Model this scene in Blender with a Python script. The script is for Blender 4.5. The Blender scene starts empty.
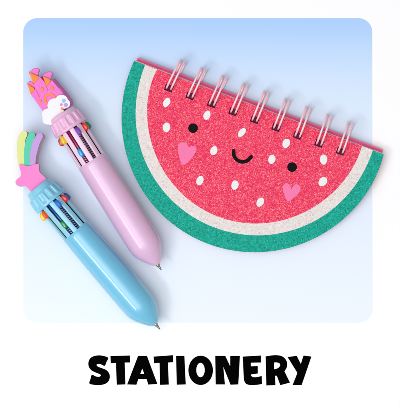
import bpy, bmesh, math, random
from mathutils import Vector
random.seed(4)
S = 0.0006                      # metres per drawing unit (about 0.6 mm)
CX, CY = 200.0, 204.0           # middle of the layout
D = 3000.0                      # camera height in drawing units
scn = bpy.context.scene
C = scn.collection
PI = math.pi

# ------------------------------------------------------------------ materials
def lin(c):
    return tuple((v/255/12.92) if v/255 <= .04045 else ((v/255+.055)/1.055)**2.4 for v in c) + (1.0,)
K = .885                        # surfaces are this much darker than they read under the studio light
def alb(c): return tuple(v*K for v in lin(c)[:3])+(1.0,)
def mat(name, rgb, rough=.5, spec=.5, metal=0, coat=0, crough=.06, cior=1.5, var=0, vscale=60, sss=0, bump=0):
    m = bpy.data.materials.new(name); m.use_nodes = True
    nt = m.node_tree; b = nt.nodes['Principled BSDF']
    b.inputs['Roughness'].default_value = rough
    b.inputs['Metallic'].default_value = metal
    b.inputs['Specular IOR Level'].default_value = spec
    b.inputs['Coat Weight'].default_value = coat
    b.inputs['Coat Roughness'].default_value = crough; b.inputs['Coat IOR'].default_value = cior
    col = alb(rgb)
    tc = nt.nodes.new('ShaderNodeTexCoord')
    n = nt.nodes.new('ShaderNodeTexNoise'); n.inputs['Scale'].default_value = vscale/(60*S); n.inputs['Detail'].default_value = 4
    nt.links.new(tc.outputs['Object'], n.inputs['Vector'])
    r = nt.nodes.new('ShaderNodeValToRGB')
    v = var if var else .03
    r.color_ramp.elements[0].position = .3; r.color_ramp.elements[1].position = .7
    r.color_ramp.elements[0].color = tuple(x*(1-v) for x in col[:3])+(1,)
    r.color_ramp.elements[1].color = tuple(min(1, x*(1+v)) for x in col[:3])+(1,)
    nt.links.new(n.outputs['Fac'], r.inputs['Fac'])
    nt.links.new(r.outputs['Color'], b.inputs['Base Color'])
    if sss:
        b.inputs['Subsurface Weight'].default_value = sss
        b.inputs['Subsurface Radius'].default_value = (1, .8, .8)
        b.inputs['Subsurface Scale'].default_value = 2*S
    if bump:
        bp = nt.nodes.new('ShaderNodeBump'); bp.inputs['Strength'].default_value = bump; bp.inputs['Distance'].default_value = .3*S
        nt.links.new(n.outputs['Fac'], bp.inputs['Height']); nt.links.new(bp.outputs['Normal'], b.inputs['Normal'])
    return m

def glitter(name, stops, cell=1.15, rough=.45, bump=.35, fleck=((252,150,158),.965), dark=((206,28,78),.04)):
    """glitter paper: every little flake (voronoi cell) has its own tone and tilt"""
    m = bpy.data.materials.new(name); m.use_nodes = True
    nt = m.node_tree; b = nt.nodes['Principled BSDF']; L = nt.links.new
    tc = nt.nodes.new('ShaderNodeTexCoord')
    def layer(c):
        v = nt.nodes.new('ShaderNodeTexVoronoi'); v.inputs['Scale'].default_value = 1/(c*S)
        L(tc.outputs['Object'], v.inputs['Vector'])
        s = nt.nodes.new('ShaderNodeSeparateColor'); L(v.outputs['Color'], s.inputs['Color'])
        return v, s
    v1, s1 = layer(cell); v2, s2 = layer(cell*2.1)
    mx = nt.nodes.new('ShaderNodeMix'); mx.inputs['Factor'].default_value = .22
    L(s1.outputs['Red'], mx.inputs['A']); L(s2.outputs['Green'], mx.inputs['B'])
    r = nt.nodes.new('ShaderNodeValToRGB')
    while len(r.color_ramp.elements) < len(stops): r.color_ramp.elements.new(.5)
    for e, (p, c) in zip(r.color_ramp.elements, stops): e.position = p; e.color = alb(c)
    L(mx.outputs['Result'], r.inputs['Fac']); colour = r.outputs['Color']
    v3, s3 = layer(cell*1.25)
    for op, (c, t), ch in (('GREATER_THAN', fleck, 'Red'), ('LESS_THAN', dark, 'Green')):
        g = nt.nodes.new('ShaderNodeMath'); g.operation = op; g.inputs[1].default_value = t; L(s3.outputs[ch], g.inputs[0])
        m2 = nt.nodes.new('ShaderNodeMix'); m2.data_type = 'RGBA'; L(g.outputs[0], m2.inputs['Factor'])
        L(colour, m2.inputs[6]); m2.inputs[7].default_value = alb(c); colour = m2.outputs[2]
    L(colour, b.inputs['Base Color'])
    bp = nt.nodes.new('ShaderNodeBump'); bp.inputs['Strength'].default_value = bump; bp.inputs['Distance'].default_value = .25*S
    L(s1.outputs['Blue'], bp.inputs['Height']); L(bp.outputs['Normal'], b.inputs['Normal'])
    b.inputs['Roughness'].default_value = rough; b.inputs['Specular IOR Level'].default_value = .12
    return m

M = dict(
 paper = mat('white paper', (255,255,255), .9, .2, var=.004, vscale=2),
 ink = mat('black ink', (3,3,3), .95, .02),
 red = glitter('red glitter', [(0.06,(214,34,80)),(.3,(240,42,88)),(.55,(243,66,104)),(.76,(247,98,122)),(.95,(250,138,142))], .68),
 green = glitter('green glitter', [(.05,(0,120,104)),(.35,(0,160,138)),(.65,(0,172,149)),(.88,(18,180,160)),(.98,(80,192,176))], .85, bump=.25, fleck=((48,188,168),.97), dark=((0,136,120),.03)),
 cream = glitter('cream glitter', [(.03,(206,188,186)),(.2,(226,216,212)),(.6,(232,224,219)),(.95,(240,234,230))], .9, bump=.25, fleck=((244,240,236),.97), dark=((208,196,196),.03)),
 seed = mat('seed white', (236,238,236), .6, .3, var=.04, vscale=20),
 black = mat('face black', (14,11,11), .7, .1, var=.25, vscale=60),
 heart = mat('heart pink', (246,120,172), .55, .3, var=.07, vscale=50),
 bcover = mat('back cover pink', (250,108,160), .5, .4, var=.06, vscale=10),
 pages = mat('page edge pink', (212,76,128), .7, .3, var=.18, vscale=8),
 pale = mat('pale pink highlight', (255,214,222), .7, .3),
 hole = mat('hole shade maroon', (120,24,70), .6, .2, var=.3, vscale=30),
 wire = mat('pink coated wire', (255,208,218), .2, .6, coat=1, var=.03),
 pbar = mat('lilac pink plastic', (229,188,222), .42, .5, coat=.7, crough=.2, var=.035, vscale=40, sss=.15),
 prib = mat('clear lilac plastic', (240,208,232), .3, .5, coat=.2, sss=.2),
 pcap = mat('lilac pink cap', (236,186,220), .38, .5, coat=.15, sss=.2),
 bbar = mat('sky blue plastic', (114,196,229), .4, .35, coat=.85, crough=.09, cior=1.6, var=.03, vscale=35, sss=.1),
 brib = mat('pale blue plastic', (148,212,232), .25, .5, coat=.4, sss=.15),
 bcap = mat('sky blue cap', (134,206,232), .28, .5, coat=.4, sss=.15),
 steel = mat('pen steel', (190,180,165), .25, .5, metal=1),
 dark = mat('ink ball', (40,20,20), .4, .4),
 pcore = mat('dark maroon core', (52,12,30), .6, .3),
 bcore = mat('dark navy core', (14,22,52), .6, .3),
 spring = mat('spring wire', (185,175,205), .3, .5, metal=.6),
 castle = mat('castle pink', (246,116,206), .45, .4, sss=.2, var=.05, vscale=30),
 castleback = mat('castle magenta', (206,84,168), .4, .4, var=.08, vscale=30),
 orange = mat('roof orange', (250,140,30), .45, .4, var=.08, vscale=30),
 cloud = mat('cloud white', (243,243,245), .5, .4, sss=.1),
 star = mat('star pink', (250,130,206), .4, .4, sss=.3),
 syel = mat('streak yellow', (224,232,150), .45, .4, sss=.2),
 sgre = mat('streak green', (76,208,172), .45, .4, sss=.2),
 spur = mat('streak lilac', (198,156,222), .45, .4, sss=.2),
 sback = mat('streak back', (190,168,180), .5, .3),
)
def plastic(name, rgb): 
    key = name+' plastic'
    if key not in M: M[key] = mat(key, rgb, .28, .5, coat=.3, var=.03)
    return M[key]

# pale blue card with its printed colour blend
def card_mat():
    m = bpy.data.materials.new('blue printed card'); m.use_nodes = True
    nt = m.node_tree; b = nt.nodes['Principled BSDF']; L = nt.links.new
    tc = nt.nodes.new('ShaderNodeTexCoord'); sp = nt.nodes.new('ShaderNodeSeparateXYZ'); L(tc.outputs['Object'], sp.inputs[0])
    mr = nt.nodes.new('ShaderNodeMapRange'); L(sp.outputs['Y'], mr.inputs['Value'])
    mr.inputs['From Min'].default_value = -120*S; mr.inputs['From Max'].default_value = 181.5*S
    r = nt.nodes.new('ShaderNodeValToRGB'); cr = r.color_ramp
    st = [(0,(240,247,255)),(.3,(233,243,255)),(.55,(226,240,255)),(.74,(219,236,254)),(.83,(209,230,254)),(.91,(195,222,254)),(.97,(182,214,254)),(1,(177,211,253))]
    while len(cr.elements) < len(st): cr.elements.new(.5)
    for e,(p,c) in zip(cr.elements, st): e.position = p; e.color = alb(c)
    L(mr.outputs['Result'], r.inputs['Fac']); L(r.outputs['Color'], b.inputs['Base Color'])
    b.inputs['Roughness'].default_value = .9; b.inputs['Specular IOR Level'].default_value = .15
    return m
M['card'] = card_mat()

# ------------------------------------------------------------------ helpers
def tag(o, label=None, cat=None, group=None, kind=None):
    if label: o['label'] = label
    if cat: o['category'] = cat
    if group: o['group'] = group
    if kind: o['kind'] = kind
    return o
def link(name, me, m, parent=None, smooth=False, bevel=0, seg=2):
    o = bpy.data.objects.new(name, me); C.objects.link(o)
    me.materials.clear(); me.materials.append(m)
    if smooth:
        for p in me.polygons: p.use_smooth = True
    if bevel:
        b = o.modifiers.new('bevel', 'BEVEL'); b.width = bevel*S; b.segments = seg; b.limit_method = 'ANGLE'; b.angle_limit = math.radians(40)
    if parent: o.parent = parent
    return o
def empty(name, loc, rot=(0,0,0)):
    o = bpy.data.objects.new(name, None); C.objects.link(o)
    o.location = [v*S for v in loc]; o.rotation_euler = rot; o.empty_display_size = .01
    return o
def W(p, h=0):
    """drawing position -> world position (units) for something lying at height h"""
    k = 1-h/D
    return ((p[0]-CX)*k, (CY-p[1])*k)
def smooth_pts(pts, n=6, closed=True):
    out = []; N = len(pts)
    rng = range(N) if closed else range(N-1)
    for i in rng:
        g = (lambda k: pts[k % N]) if closed else (lambda k: pts[max(0, min(N-1, k))])
        p0, p1, p2, p3 = g(i-1), g(i), g(i+1), g(i+2)
        for j in range(n):
            t = j/n
            out.append(tuple(.5*((2*p1[a])+(-p0[a]+p2[a])*t+(2*p0[a]-5*p1[a]+4*p2[a]-p3[a])*t*t+(-p0[a]+3*p1[a]-3*p2[a]+p3[a])*t**3) for a in range(len(p1))))
    if not closed: out.append(tuple(pts[-1]))
    return out
def prism(name, loops, z0, z1, m, parent=None, bevel=0, seg=2):
    """outline plus hole loops filled and given thickness, as one mesh (drawing units in, y up)"""
    cu = bpy.data.curves.new('tmp', 'CURVE'); cu.dimensions = '2D'; cu.fill_mode = 'BOTH'; cu.extrude = (z1-z0)/2*S
    for lp in loops:
        sp = cu.splines.new('POLY'); sp.points.add(len(lp)-1); sp.use_cyclic_u = True
        for q, (x, y) in zip(sp.points, lp): q.co = (x*S, y*S, 0, 1)
    t = bpy.data.objects.new('tmp', cu); C.objects.link(t)
    bpy.context.view_layer.update()
    me = bpy.data.meshes.new_from_object(t.evaluated_get(bpy.context.evaluated_depsgraph_get()))
    bpy.data.objects.remove(t); bpy.data.curves.remove(cu)
    bm = bmesh.new(); bm.from_mesh(me)
    bmesh.ops.remove_doubles(bm, verts=bm.verts, dist=.004*S)
    for v in bm.verts: v.co.z += (z0+z1)/2*S
    bmesh.ops.recalc_face_normals(bm, faces=bm.faces)
    bm.to_mesh(me); bm.free(); me.name = name
    return link(name, me, m, parent, bevel=bevel, seg=seg)
def skew_prism(name, lp, z0, z1, shift, m, parent=None, bevel=0, seg=2):
    bm = bmesh.new(); n = len(lp)
    top = [bm.verts.new((x*S, y*S, z1*S)) for x, y in lp]
    bot = [bm.verts.new(((x+shift[0])*S, (y+shift[1])*S, z0*S)) for x, y in lp]
    bm.faces.new(top); bm.faces.new(bot[::-1])
    for i in range(n): bm.faces.new((top[i], bot[i], bot[(i+1)%n], top[(i+1)%n]))
    bmesh.ops.recalc_face_normals(bm, faces=bm.faces)
    me = bpy.data.meshes.new(name); bm.to_mesh(me); bm.free()
    return link(name, me, m, parent, bevel=bevel, seg=seg)
def tube_bm(bm, path, r, n=10, closed=False):
    path = [Vector(p) for p in path]; rings = []; N = len(path)
    up = None
    for i, p in enumerate(path):
        a = path[i-1] if i else path[0]; b = path[i+1] if i < N-1 else path[-1]
        t = (b-a).normalized()
        if up is None:
            up = t.orthogonal().normalized()
        up = (up - t*up.dot(t)).normalized(); w = t.cross(up)
        rr = r[i] if isinstance(r, (list, tuple)) else r
        rings.append([bm.verts.new((p+(up*math.cos(2*PI*k/n)+w*math.sin(2*PI*k/n))*rr)*S) for k in range(n)])
    for A, B in zip(rings, rings[1:]):
        for k in range(n): bm.faces.new((A[k], A[(k+1)%n], B[(k+1)%n], B[k]))
    bm.faces.new(rings[0][::-1]); bm.faces.new(rings[-1])
def done(bm, name, m, parent=None, smooth=True, bevel=0):
    bmesh.ops.recalc_face_normals(bm, faces=bm.faces)
    me = bpy.data.meshes.new(name); bm.to_mesh(me); bm.free()
    return link(name, me, m, parent, smooth, bevel)
def lathe(name, prof, m, parent, n=96, rad=None, z=0):
    """profile (s, r) turned about the pen's own y axis; rad(theta, s, r) may modulate the radius"""
    bm = bmesh.new(); rings = []
    for s, r in prof:
        ring = []
        for k in range(n):
            t = 2*PI*k/n; q = rad(t, s, r) if rad else r
            ring.append(bm.verts.new((q*math.sin(t)*S, s*S, q*math.cos(t)*S)))
        rings.append(ring)
    for A, B in zip(rings, rings[1:]):
        for k in range(n): bm.faces.new((A[k], A[(k+1)%n], B[(k+1)%n], B[k]))
    bm.faces.new(rings[0]); bm.faces.new(rings[-1][::-1])
    return bm
def ellipse(cx, cy, rx, ry, ang=0, n=28):
    a = math.radians(ang); out = []
    for k in range(n):
        t = 2*PI*k/n; x, y = rx*math.cos(t), ry*math.sin(t)
        out.append((cx+x*math.cos(a)-y*math.sin(a), cy+x*math.sin(a)+y*math.cos(a)))
    return out
def stroke(pts, w):
    """outline of a round-ended stroke"""
    L, R = [], []; N = len(pts)
    for i, p in enumerate(pts):
        a = pts[max(0, i-1)]; b = pts[min(N-1, i+1)]
        dx, dy = b[0]-a[0], b[1]-a[1]; l = math.hypot(dx, dy); nx, ny = -dy/l, dx/l
        ww = w[i] if isinstance(w, (list, tuple)) else w
        L.append((p[0]+nx*ww/2, p[1]+ny*ww/2)); R.append((p[0]-nx*ww/2, p[1]-ny*ww/2))
    def cap(c, frm, n=8):
        a0 = math.atan2(frm[1]-c[1], frm[0]-c[0]); r = math.hypot(frm[0]-c[0], frm[1]-c[1])
        return [(c[0]+r*math.cos(a0-PI*k/n), c[1]+r*math.sin(a0-PI*k/n)) for k in range(1, n)]
    return L + cap(pts[-1], L[-1]) + R[::-1] + cap(pts[0], R[0])

# ------------------------------------------------------------------ setting
bm = bmesh.new()
bmesh.ops.create_grid(bm, x_segments=1, y_segments=1, size=1.6)
tag(done(bm, 'paper_surface', M['paper'], smooth=False), kind='structure')

# blue card (rounded rectangle)
x0, x1, y0, y1, rr = 23.2, 372.0, 18.3, 322.8, 14
lp = []
for cx, cy, a0 in ((x1-rr, y0+rr, 0), (x0+rr, y0+rr, 90), (x0+rr, y1-rr, 180), (x1-rr, y1-rr, 270)):
    for k in range(13):
        a = math.radians(a0+90*k/12); lp.append((cx+rr*math.cos(a), cy-rr*math.sin(a)))
CARD = .5
card = prism('backdrop_card', [[W(p) for p in lp]], .02, CARD, M['card'])
tag(card, 'pale blue rounded card, deeper blue at its top, lying under the notebook and pens', 'card')

# ------------------------------------------------------------------ heading letters
def zoomed(o, pts): return [(o[0]+x/6.667, o[1]+y/6.667) for x, y in pts]
A_, B_, C_, D_, E_ = (84,348), (134,348), (184,348), (254,348), (225,348)
letters = [
 [smooth_pts(zoomed(A_, [(162,66),(150,93),(138,119),(115,110),(98,106),(84,112),(92,124),(118,134),(150,148),(168,170),(172,196),(163,222),(140,240),(100,248),(62,245),(35,236),(43,206),(52,178),(78,189),(100,192),(112,184),(106,175),(78,164),(48,148),(31,122),(30,92),(42,68),(66,54),(100,49),(135,54)]), 3)],
 [zoomed(A_, [(176,53),(306,50),(307,97),(271,97),(276,243),(218,245),(213,100),(178,102)])],
 [zoomed(B_, [(-46,243),(27,52),(86,52),(156,240),(95,244),(84,208),(29,208),(16,245)]), zoomed(B_, [(55,138),(68,172),(42,172)])],
 [zoomed(B_, [(130,57),(260,48),(261,95),(226,97),(232,244),(173,246),(170,99),(133,102)])],
 [zoomed(B_, [(280,52),(336,52),(345,243),(285,245)])],
 [zoomed(C_, ellipse(111,149,82,98,0,40)), zoomed(C_, ellipse(110,147,28,48,0,32))],
 [zoomed(C_, [(208,52),(275,52),(308,122),(308,52),(373,52),(362,243),(310,245),(262,125),(273,243),(211,243)])],
 [zoomed(E_, [(118,57),(240,50),(240,97),(172,98),(172,122),(218,120),(219,170),(172,177)] + smooth_pts([(174,185),(184,193),(198,195),(218,193),(245,186)], 4, False) + [(246,240)] + smooth_pts([(232,243),(200,247),(168,247),(145,241),(131,227),(125,203)], 4, False))],
 [zoomed(D_, [(77,56)] + smooth_pts([(112,50),(150,48),(184,54),(207,71),(220,96),(219,127),(203,156)], 5, False) + [(240,231),(175,248),(152,185),(140,185),(143,248),(82,250)]), zoomed(D_, [(133,97)] + smooth_pts([(148,96),(163,99),(173,107),(173,119),(162,132),(148,139)], 4, False) + [(134,142)])],
 [zoomed(D_, [(223,60),(285,52),(312,106),(330,50),(383,57),(318,247),(257,247),(289,166)])],
]
head = empty('heading_lettering', (W((200,370))[0], W((200,370))[1], 0))
tag(head, 'black hand-cut capital letters spelling STATIONERY on white paper below the blue card', 'lettering')
hx, hy = W((200,370))
for loops in letters:
    prism('letter', [[(W(p)[0]-hx, W(p)[1]-hy) for p in l] for l in loops], .02, .3, M['ink'], head, bevel=.12)

# ------------------------------------------------------------------ notebook
NB = 3.2 + CARD                    # underside of the back cover (rings pass under it)
nx, ny = W((259,107), NB+9)
nb = empty('spiral_notebook', (nx, ny, CARD))
tag(nb, 'half-round watermelon slice notebook in red and green glitter with smiling face and pink wire rings', 'notebook')
def N_(p):
    a = W(p, NB+9); return (a[0]-nx, a[1]-ny)
def chord(x, off=0): return (x, 68+.368*(x-155)+off)
outer = [(134.2,61),(127,78.8),(123.6,95),(121.5,115),(122.2,133),(124.9,147),(131.3,168.8),(145.6,195),(162.5,215.6),(178,228.5),(200,240.5),(225,248.3),(250,252),(269,251.5),(300,245),(313,239.6),(337.5,223.5),(351,211.5),(366,194),(375.5,178),(383.6,154.5)]
pith = [(145.2,65.0),(140,80),(136.9,95),(135.6,113),(137.4,131),(140.6,148),(146.2,165),(155,179.2),(166.9,195),(181,208.6),(201,221),(225,231),(250,235.3),(270,234.5),(300,227.5),(316.5,220),(333.8,208.4),(350,191.5),(360,178.5),(367.5,163.8),(372.9,150.2)]
flesh = [(157,69.5),(151.6,82),(148.4,95),(147.2,110),(148.1,124),(151.3,143),(158.8,162.5),(170,180.8),(186,196.5),(202,208.3),(225,219.3),(238,222.5),(252,223.7),(267,222.8),(283,219.7),(300,213.9),(319,204.5),(333.8,190.8),(345.8,178.4),(355,163.8),(361.8,146.1)]
import numpy as np
def open_arc(a, n=110):
    """even curve through hand measured points: radius about the spine's middle as a low polynomial of the angle"""
    m = (259, 107.5); P_ = np.array(a, float)-m
    t = np.unwrap(np.arctan2(P_[:,1], P_[:,0])); t = np.where(t < t[-1]-1e-6, t+2*PI, t) if t[0] < t[-1] else t
    rr_ = np.hypot(P_[:,0], P_[:,1]); c0 = t.mean(); h = (t.max()-t.min())/2
    co = np.polyfit((t-c0)/h, rr_, 6)
    q = np.linspace(t[0], t[-1], n); R = np.polyval(co, (q-c0)/h)
    return [(m[0]+R[i]*math.cos(q[i]), m[1]+R[i]*math.sin(q[i])) for i in range(n)]
hole_c = [(168.9+21.46*i, 87.9+7.93*i) for i in range(9)]
u = Vector((.9385,.3453)); v = Vector((-.3453,.9385))
def sq(c, w=8.2, h=6.7):
    return [tuple(Vector(c)+u*(sx*w/2)+v*(sy*h/2)) for sx, sy in ((-1,-1),(1,-1),(1,1),(-1,1))]
holes = [[N_(p) for p in sq(c)] for c in hole_c]
H = NB-CARD
def shifted(a, up, scale):        # outline moved up the page and shrunk about the spine middle
    m = Vector((259,107))
    return [tuple(m+(Vector(p)-m)*scale - v*up) for p in a]
back = prism('back_cover', [[N_(p) for p in shifted(open_arc(outer), 4.7, .985)]], H, H+1.8, M['bcover'], nb, bevel=.5, seg=3)
pg = prism('page_block', [[N_(p) for p in shifted(open_arc(outer), 2.3, .978)]] + [[N_(p) for p in sq(c)] for c in hole_c], H+1.85, H+6.2, M['pages'], nb, bevel=.2)
prism('cover_highlight', [[N_(p) for p in shifted(open_arc(outer), .95, .992)]] + holes, H+6.25, H+6.9, M['pale'], nb)  # pale layer painting in the highlight along the front cover's straight edge
fc = prism('front_cover', [[N_(p) for p in open_arc(outer)]] + holes, H+6.95, H+8.8, M['green'], nb, bevel=.4, seg=3)
prism('pith_band', [[N_(p) for p in open_arc(pith)] ] + holes, H+8.6, H+8.98, M['cream'], fc, bevel=.12)
prism('flesh_panel', [[N_(p) for p in open_arc(flesh)]] + holes, H+8.7, H+9.18, M['red'], fc, bevel=.12)
T0, T1 = H+9.1, H+9.36
seeds = [(166.6,102.5,3.3,4.9,28),(166.5,127.4,3.7,4.8,8),(207,115.2,3.4,4.7,22),(241.8,132.5,3.0,5.2,38),(213.9,150.5,3.4,4.7,20),
         (200,180.5,3.4,4.9,22),(234.9,185.1,3.6,4.7,15),(260.2,202.2,3.4,4.9,32),(271.8,159.3,3.6,4.6,15),(286.2,143.4,3.6,4.9,26),(323.6,159.6,3.7,5,0),(322.8,181.6,3.9,5.1,40)]
for x, y, a, b, g in seeds:
    pts = ellipse(x, y, a, b, g, 30)
    pts = [(px+.12*math.sin(2*PI*k/15+x), py+.1*math.cos(2*PI*k/10+y)) for k, (px, py) in enumerate(pts)]
    prism('seed', [[N_(p) for p in pts]], T0, T1, M['seed'], fc, bevel=.1)
for c in ((193.1,128.2), (292.1,167.1)):
    prism('eye', [[N_(p) for p in ellipse(c[0], c[1], 4.9, 4.8)]], T0, T1, M['black'], fc, bevel=.1)
prism('mouth', [[N_(p) for p in stroke(smooth_pts([(233.6,150.8),(234.2,156),(237.3,160),(242.4,161.9),(247.3,160.6),(251.2,156.8)], 5, False), 3.7)]], T0, T1, M['black'], fc, bevel=.1)
def zz(o, pts, k=8): return [(o[0]+x/k, o[1]+y/k) for x, y in pts]
heart1 = smooth_pts(zz((175,120), [(110,216),(128,210),(150,208),(170,222),(170,246),(150,282),(122,318),(92,348),(68,356),(50,346),(38,312),(26,262),(23,222),(34,190),(60,178),(84,184),(102,200)]), 4)
heart2 = smooth_pts(zz((160,120), [(329,172),(333,165),(341,160),(350,165),(351,174),(346,184),(334,195),(322,203),(317,201),(313,192),(308,177),(308,165),(314,158),(322,160),(326,167)], 2.5), 4)
for h in (heart1, heart2): prism('cheek', [[N_(p) for p in h]], T0, T1, M['heart'], fc, bevel=.1)
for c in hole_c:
    prism('hole_shade', [[N_(p) for p in sq(c, 9.2, 7.5)]], H+1.9, H+5.2, M['hole'], nb)
    # ^ block low in each hole, its dark maroon painting in the shade there
for i, c in enumerate(hole_c):
    f = i/8
    e = Vector((14.0*(1-f)+10*f, -(28.6*(1-f)+30.4*f))); L = e.length; e.normalize()
    bm = bmesh.new()
    for k, sx in enumerate((-2.15, 2.35)):
        b = Vector(c)+u*sx+v*(1.8 if k == 0 else 1.4)-v*.6
        pr = [(0,H+5.6),(.01,H+9),(.06,H+13.5),(.2,H+17.6),(.42,H+19.5),(.66,H+18.6),(.86,H+15),(.97,H+10),(1,H+6),(.97,H+1.4),(.86,1.7),(.66,1.0),(.42,1.0),(.24,1.2),(.12,2.2)]
        pr = smooth_pts(pr, 4, False); path = []
        for j, (t, z) in enumerate(pr):
            lat = 1.5*math.sin(PI*min(1, max(0, (j/len(pr)-.5)*2.2)))
            q = b+e*(t*L)+u*lat*(1 if k == 0 else .8)
            w = N_(q); path.append((w[0], w[1], z))
        tube_bm(bm, path, 1.04, 12)
    done(bm, 'wire_ring', M['wire'], nb)

# ------------------------------------------------------------------ pens
SPREAD = [1.3+18+36*k for k in range(10)]
def pen(tip, th, name, label, bar, ribm, capm, core, charm, slots, cap_top):
    th = math.radians(th); zc = 17.1+CARD
    wx, wy = W(tip, zc)
    root = empty(name, (wx, wy, zc-.3), (.0105, 0, th))
    tag(root, label, 'pen', 'multicolour pens beside the notebook')
    c_, s_ = math.cos(th), math.sin(th)
    def loc(p):                   # drawing position -> pen's own x, y
        a = ((p[0]-tip[0]), -(p[1]-tip[1]))
        return (a[0]*c_+a[1]*s_, -a[0]*s_+a[1]*c_)
    # barrel: closed lower sleeve + ten ribs with open slots between them
    prof = smooth_pts([(4.2,2.2),(5.0,3.9),(7.5,6.4),(11.5,9.2),(16,12.1),(20,14.2),(25.5,16),(32,16.6),(50,16.7),(85,16.4),(110,15.9),(122,15.5)], 6, False)
    prof += [(126.2,15.35),(126.8,14.9),(126.8,10)]
    bm = lathe('barrel', [(4.2,1.2)]+prof, bar, root, 128)
    done(bm, 'barrel', bar, root)
    bm = bmesh.new()
    hw = 8.1                       # slot half width in degrees
    for k in range(10):
        a0 = SPREAD[k]+hw; a1 = SPREAD[(k+1)%10]+(360 if k == 9 else 0)-hw
        n = 8; cols = []
        for j in range(n+1):
            a = math.radians(a0+(a1-a0)*j/n); ri = 13.2
            ro = 15.25-(.35 if j in (0, n) else 0)
            cols.append([bm.verts.new((r*math.sin(a)*S, s*S, r*math.cos(a)*S)) for r, s in ((ro,126),(ro-.15,166),(ri,166),(ri,126))])
        for A, B in zip(cols, cols[1:]):
            for q in range(4): bm.faces.new((A[q], A[(q+1)%4], B[(q+1)%4], B[q]))
        bm.faces.new(cols[0]); bm.faces.new(cols[-1][::-1])
    o = done(bm, 'slotted_sleeve', ribm, root, smooth=False)
    done(lathe('c', [(120,8.6),(170,8.6)], core, root, 48), 'inner_core', core, root)
    # metal point
    tipo = done(lathe('t', [(-1.9,.35),(-1.4,.75),(.5,1.1),(2,1.35),(3.2,2.1),(6,2.2)], M['steel'], root, 24), 'metal_tip', M['steel'], root)
    done(lathe('b', [(-2.7,.1),(-2.5,.35),(-2.0,.5),(-1.7,.4)], M['dark'], root, 16), 'ball_point', M['dark'], tipo)
    # cap with finger ribs
    def rad(t, s, r):
        if 166.5 < s < 177.5:
            w = .5+.5*math.cos(15*t+.6); w = min(1, max(0, (w-.32)*2.4))
            e = min(1, (s-166.5)/1.5, (177.5-s)/1.5)
            return r-1.25*(1-w)*max(0, e)
        return r
    T = cap_top
    prof = [(163.6,12),(163.6,17.2),(164,17.9),(165,18.15),(166.4,18.1),(167,18),(168,17.95),(170,17.8),(172,17.6),(174,17.3),(176,16.9),(177,16.6),(177.6,16.3),(178,15.6),(178.3,14.9),(179,14.6),(T-1.2,14.1),(T-.3,13.6),(T,12.6),(T,2)]
    cap = done(lathe('cap', prof, capm, root, 240, rad), 'cap', capm, root)
    # refills, springs and sliders
    for ang, sc, low, tube, spr in slots:
        a = math.radians(ang); sx, sz = math.sin(a), math.cos(a)
        s0 = 163.2
        bm = bmesh.new()
        tube_bm(bm, [(11.4*sx, 127.2, 11.4*sz), (11.4*sx, 165, 11.4*sz)], 1.35, 12)
        rf = done(bm, 'refill', tube, root)
        slen = 9.2
        s_hi = (s0-20) if low else s0-.4
        if spr:
            bm = bmesh.new(); top = s_hi-slen+1; L = top-127.6; turns = L/2.3; path = []
            for k in range(int(turns*14)+1):
                q = 2*PI*k/14; y = 127.6+L*k/(turns*14)
                r = 1.75; lx, lz = r*math.cos(q), r*math.sin(q)
                path.append((11.6*sx+lx*sz+lz*sx, y, 11.6*sz-lx*sx+lz*sz))
            tube_bm(bm, path, .42, 6); done(bm, 'spring', M['spring'], rf)
        # slider: rounded button standing out of its slot
        bm = bmesh.new(); nu, nv = 20, 10; hh = 5.3 if not low else 2.9
        base = 13.0; ring_l = []
        for iv in range(nv+1):
            f = iv/nv; ph = f*PI/2
            ww = 2.45*math.cos(ph)**.55; ll = (slen/2)*math.cos(ph)**.5; h = hh*math.sin(ph)
            ring = []
            for iu in range(nu):
                q = 2*PI*iu/nu; cq, sq_ = math.cos(q), math.sin(q)
                ex = math.copysign(abs(cq)**.75, cq)*ww; ey = math.copysign(abs(sq_)**.7, sq_)*ll
                r = base+h*(1-.12*(ey/(slen/2)))-2*(iv == 0)
                ring.append(bm.verts.new(((r*sx+ex*sz)*S, (s_hi-slen/2+ey)*S, (r*sz-ex*sx)*S)))
            ring_l.append(ring)
        for A, B in zip(ring_l, ring_l[1:]):
            for k in range(nu): bm.faces.new((A[k], A[(k+1)%nu], B[(k+1)%nu], B[k]))
        bmesh.ops.contextual_create(bm, geom=ring_l[-1]); bmesh.ops.contextual_create(bm, geom=ring_l[0])
        bmesh.ops.remove_doubles(bm, verts=bm.verts, dist=.01*S)
        done(bm, 'slider', sc, root)
    bm = bmesh.new(); tube_bm(bm, [(0,T-2,0),(0,T+4,0)], 2.6, 16); done(bm, 'charm_peg', capm, root)
    charm(root, loc)
    return root

P = plastic
yel, ora, pur, red_, gre, cya, blu = P('yellow',(244,204,14)), P('orange',(240,84,22)), P('violet',(118,62,180)), P('red',(226,36,30)), P('green',(16,142,70)), P('cyan',(20,164,228)), P('blue',(20,112,212))
mar, dkr, nav, dgr, brn = P('maroon ink',(170,30,80)), P('dark red ink',(96,12,44)), P('navy ink',(18,52,130)), P('dark green ink',(20,70,60)), P('brown ink',(120,50,40))
gold = P('amber ink',(176,130,30)); rust = P('rust',(196,66,20)); steelb = P('deep blue',(30,96,170)); dblue = P('mid blue ink',(26,84,160))

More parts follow.
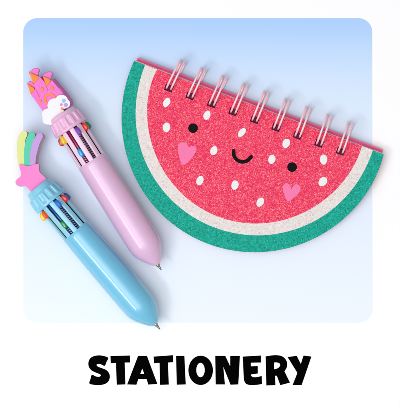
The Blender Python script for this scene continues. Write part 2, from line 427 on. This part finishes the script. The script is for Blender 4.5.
def castle(root, loc):
    z = lambda pts: [loc((25+x/6.667, 58+y/6.667)) for x, y in pts]
    body = z([(45,250),(84,305),(150,395),(310,330),(270,258),(226,205),(184,154),(150,200),(136,166),(105,135),(64,182),(76,215)])
    sh = Vector(loc((2.9,-2.3)))-Vector(loc((0,0)))
    def soft(p, k=.14):           # knock the corners off an outline
        out = []
        for a, b, c in zip(p[-1:]+p[:-1], p, p[1:]+p[:1]):
            A, B, Q = Vector(a), Vector(b), Vector(c)
            out += [tuple(B+(A-B)*k), tuple(B+((A-B)+(Q-B))*k*.3), tuple(B+(Q-B)*k)]
        return out
    body = soft(body, .1)
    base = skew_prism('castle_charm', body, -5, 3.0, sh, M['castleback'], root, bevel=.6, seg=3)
    prism('castle_wall', [body], 2.6, 3.9, M['castle'], base, bevel=.7, seg=3)
    # domed backs of the three turrets, seen behind their orange roofs
    for pts in ([(33,103),(48,90),(64,79),(86,76),(103,84),(104,97),(94,106),(96,128),(70,150),(45,130)],
                [(122,130),(138,112),(156,101),(178,99),(192,110),(189,124),(178,132),(180,152),(160,176),(135,160)],
                [(22,182),(27,168),(42,163),(60,172),(78,204),(60,226),(35,215)]):
        bk = smooth_pts(z(pts), 4)
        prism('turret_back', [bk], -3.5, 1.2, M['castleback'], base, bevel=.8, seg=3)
        c = (sum(p[0] for p in pts)/len(pts), sum(p[1] for p in pts)/len(pts))
        prism('turret_top', [smooth_pts(z([(c[0]+(x-c[0])*.84, c[1]-3+(y-c[1])*.8) for x, y in pts]), 4)], 1.0, 2.4, M['castle'], base, bevel=.6, seg=3)
    for t in ([(34,104),(106,134),(64,184)], [(124,129),(182,154),(151,202)], [(24,181),(76,214),(44,252)]):
        prism('roof', [soft(z(t), .16)], 2.4, 4.6, M['orange'], base, bevel=.6, seg=3)
    for l in ([(137,168),(150,200),(158,226)], [(78,217),(92,244),(104,268)], [(232,206),(252,232),(268,262)]):
        prism('turret_groove', [z(stroke(smooth_pts(l, 4, False), 5))], 3.6, 4.05, M['castleback'], base, bevel=.1)
    for c in ((112,182),(96,205),(168,236),(205,236),(128,250)):
        prism('wall_block', [z(ellipse(c[0], c[1], 7, 10, -32, 16))], 3.7, 4.25, M['star'], base, bevel=.25)
    for c in ((122,216),(187,208),(108,296)):
        prism('window', [z(ellipse(c[0], c[1], 9, 13, -32, 14))], 4.0, 4.5, M['orange'], base, bevel=.2)
    prism('door_arch', [z(stroke(smooth_pts([(152,312),(140,288),(146,262),(168,247),(192,256),(206,272)], 4, False), 13))], 3.8, 4.5, M['orange'], base, bevel=.25)
    cs = [(49,115.5,6),(48.5,120.5,5),(55.5,106.5,7),(62.5,102.3,6.3),(66.3,104.8,4.6),(58,114,7),(52,121,5)]
    o = (56,111); out = []
    for k in range(120):
        a = 2*PI*k/120; dx, dy = math.cos(a), math.sin(a); best = 2
        for x, y, r in cs:
            ox, oy = x-o[0], y-o[1]; b = ox*dx+oy*dy; q = r*r-(ox*ox+oy*oy-b*b)
            if q >= 0: best = max(best, b+math.sqrt(q))
        out.append(loc((o[0]+dx*best, o[1]+dy*best)))
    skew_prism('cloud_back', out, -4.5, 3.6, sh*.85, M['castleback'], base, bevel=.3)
    cl = prism('cloud', [out], 3.55, 6.2, M['cloud'], base, bevel=.9, seg=4)
    for x, y, r, m in ((64.5,102,1.9,cya_l),(62.1,105.8,1.35,M['star']),(66.5,106.2,1.95,M['spur']),(62.9,110,1.5,ora_l)):
        prism('jewel', [[loc(p) for p in ellipse(x, y, r, r, 0, 20)]], 6.1, 6.8, m, base, bevel=.3)
cya_l, ora_l = P('light cyan',(96,196,234)), P('light orange',(250,134,90))

def shooting_star(root, loc):
    L = lambda pts: [loc(p) for p in pts]
    z = lambda pts: [(10+x/10, 160+y/10) for x, y in pts]
    st = smooth_pts(z([(112,52),(150,62),(200,70),(250,58),(288,46),(300,62),(298,105),(312,138),(340,165),(372,196),(362,214),(325,238),(290,270),(262,304),(226,320),(206,308),(180,280),(148,264),(110,270),(78,258),(66,228),(82,200),(112,178),(122,150),(114,110),(104,70)]), 4)
    sh = Vector(loc((1.6,1.2)))-Vector(loc((0,0)))
    base = skew_prism('star_charm', L(st), -3, 2.0, sh*.5, M['sback'], root, bevel=.4)
    prism('star_face', [L(st)], 1.4, 4.9, M['star'], base, bevel=1.7, seg=5)
    for qi, (pts, w, m) in enumerate((([(23.6,168),(22.2,157),(21.9,148),(22.8,140),(25,135.4)], [7,8.2,8.2,7.8,7.0], M['syel']),
                      ([(28.6,168),(28.4,158),(29.2,149),(30.6,142),(32.6,136.8)], [6,7,7.4,7.4,7.0], M['sgre']),
                      ([(33.6,168),(33.9,158),(35.4,150),(37.8,142.5),(40.6,137.4)], [5.2,6.4,7,7.0,6.6], M['spur']))):
        sp = smooth_pts(pts, 5, False); N = len(sp)
        ww = [w[min(len(w)-1, int(i/(N-1)*(len(w)-1)+.5))] for i in range(N)]
        ww = [sum(ww[max(0,i-2):i+3])/len(ww[max(0,i-2):i+3]) for i in range(N)]
        lp = L(stroke(sp, ww))
        s2 = Vector(loc((2.4,1.0)))-Vector(loc((0,0)))
        k = skew_prism('streak_back', lp, -3+.1*qi, .6+.1*qi, s2, M['sback'], base, bevel=.3)
        prism('streak', [lp], .2, 3.2+.25*qi, m, base, bevel=1.5, seg=5)

pen((160,268), 32.5, 'multicolour_pen', 'lilac pink multicolour pen with a pink castle and white cloud charm on its cap',
    M['pbar'], M['prib'], M['pcap'], M['pcore'], castle,
    [(-88,rust,0,brn,0),(-52,yel,0,brn,0),(-20,cya,1,mar,1),(19,pur,0,dkr,1),(56,red_,0,dgr,0),(92,gre,0,dgr,0)], 182.2)
pen((158.5,327.5), 40.6, 'multicolour_pen', 'sky blue multicolour pen with a pink shooting star charm on its cap',
    M['bbar'], M['brib'], M['bcap'], M['bcore'], shooting_star,
    [(-88,yel,0,gold,0),(-52,ora,0,gold,0),(-18,gre,1,dblue,1),(19,blu,0,nav,1),(56,red_,0,nav,0),(92,steelb,0,nav,0)], 184.5)

# ------------------------------------------------------------------ light, camera
w = bpy.data.worlds.new('World'); scn.world = w; w.use_nodes = True
nt = w.node_tree; bg = nt.nodes['Background']; bg.inputs[0].default_value = (.985,.985,1,1)
# studio dome: soft light from above and a little to the lower left, falling off smoothly to the sides
tc = nt.nodes.new('ShaderNodeTexCoord'); dt = nt.nodes.new('ShaderNodeVectorMath'); dt.operation = 'DOT_PRODUCT'
nt.links.new(tc.outputs['Generated'], dt.inputs[0]); dt.inputs[1].default_value = Vector((-.22,-.15,1)).normalized()
def mth(op, a, b):
    n = nt.nodes.new('ShaderNodeMath'); n.operation = op
    for k, q in enumerate((a, b)):
        if isinstance(q, (int, float)): n.inputs[k].default_value = q
        else: nt.links.new(q, n.inputs[k])
    return n.outputs[0]
f = mth('POWER', mth('MAXIMUM', dt.outputs['Value'], 0.0), 11.0)
nt.links.new(mth('ADD', mth('MULTIPLY', f, 4.45), .34), bg.inputs[1])
def area(name, loc, target, sx, sy, power, roll=None, col=(1,1,1)):
    l = bpy.data.lights.new(name, 'AREA'); l.shape = 'ELLIPSE' if sx == sy else 'RECTANGLE'; l.size = sx; l.size_y = sy; l.energy = power; l.color = col
    o = bpy.data.objects.new(name, l); C.objects.link(o); o.location = loc
    d = Vector(target)-Vector(loc)
    z = -d.normalized()
    y = Vector(roll).normalized() if roll else Vector((0,1,0))
    x = y.cross(z).normalized(); y = z.cross(x)
    from mathutils import Matrix
    o.rotation_euler = Matrix((x, y, z)).transposed().to_euler()
    return o
# long narrow strip light along the pens, from the lower left
area('strip_light', (-.55,-.43,.84), (-.06,-.01,.01), .12, .5, 2.6, roll=(-.6,.8,0))

cd = bpy.data.cameras.new('camera'); cam = bpy.data.objects.new('camera', cd); C.objects.link(cam)
cam.location = (0,0,D*S); cd.sensor_fit = 'VERTICAL'; cd.sensor_height = 24
cd.lens = 24*D/408; cd.clip_start = .05; cd.clip_end = 20
scn.camera = cam
scn.view_settings.view_transform = 'Standard'; scn.view_settings.look = 'None'
scn.view_settings.exposure = 0; scn.view_settings.gamma = 1
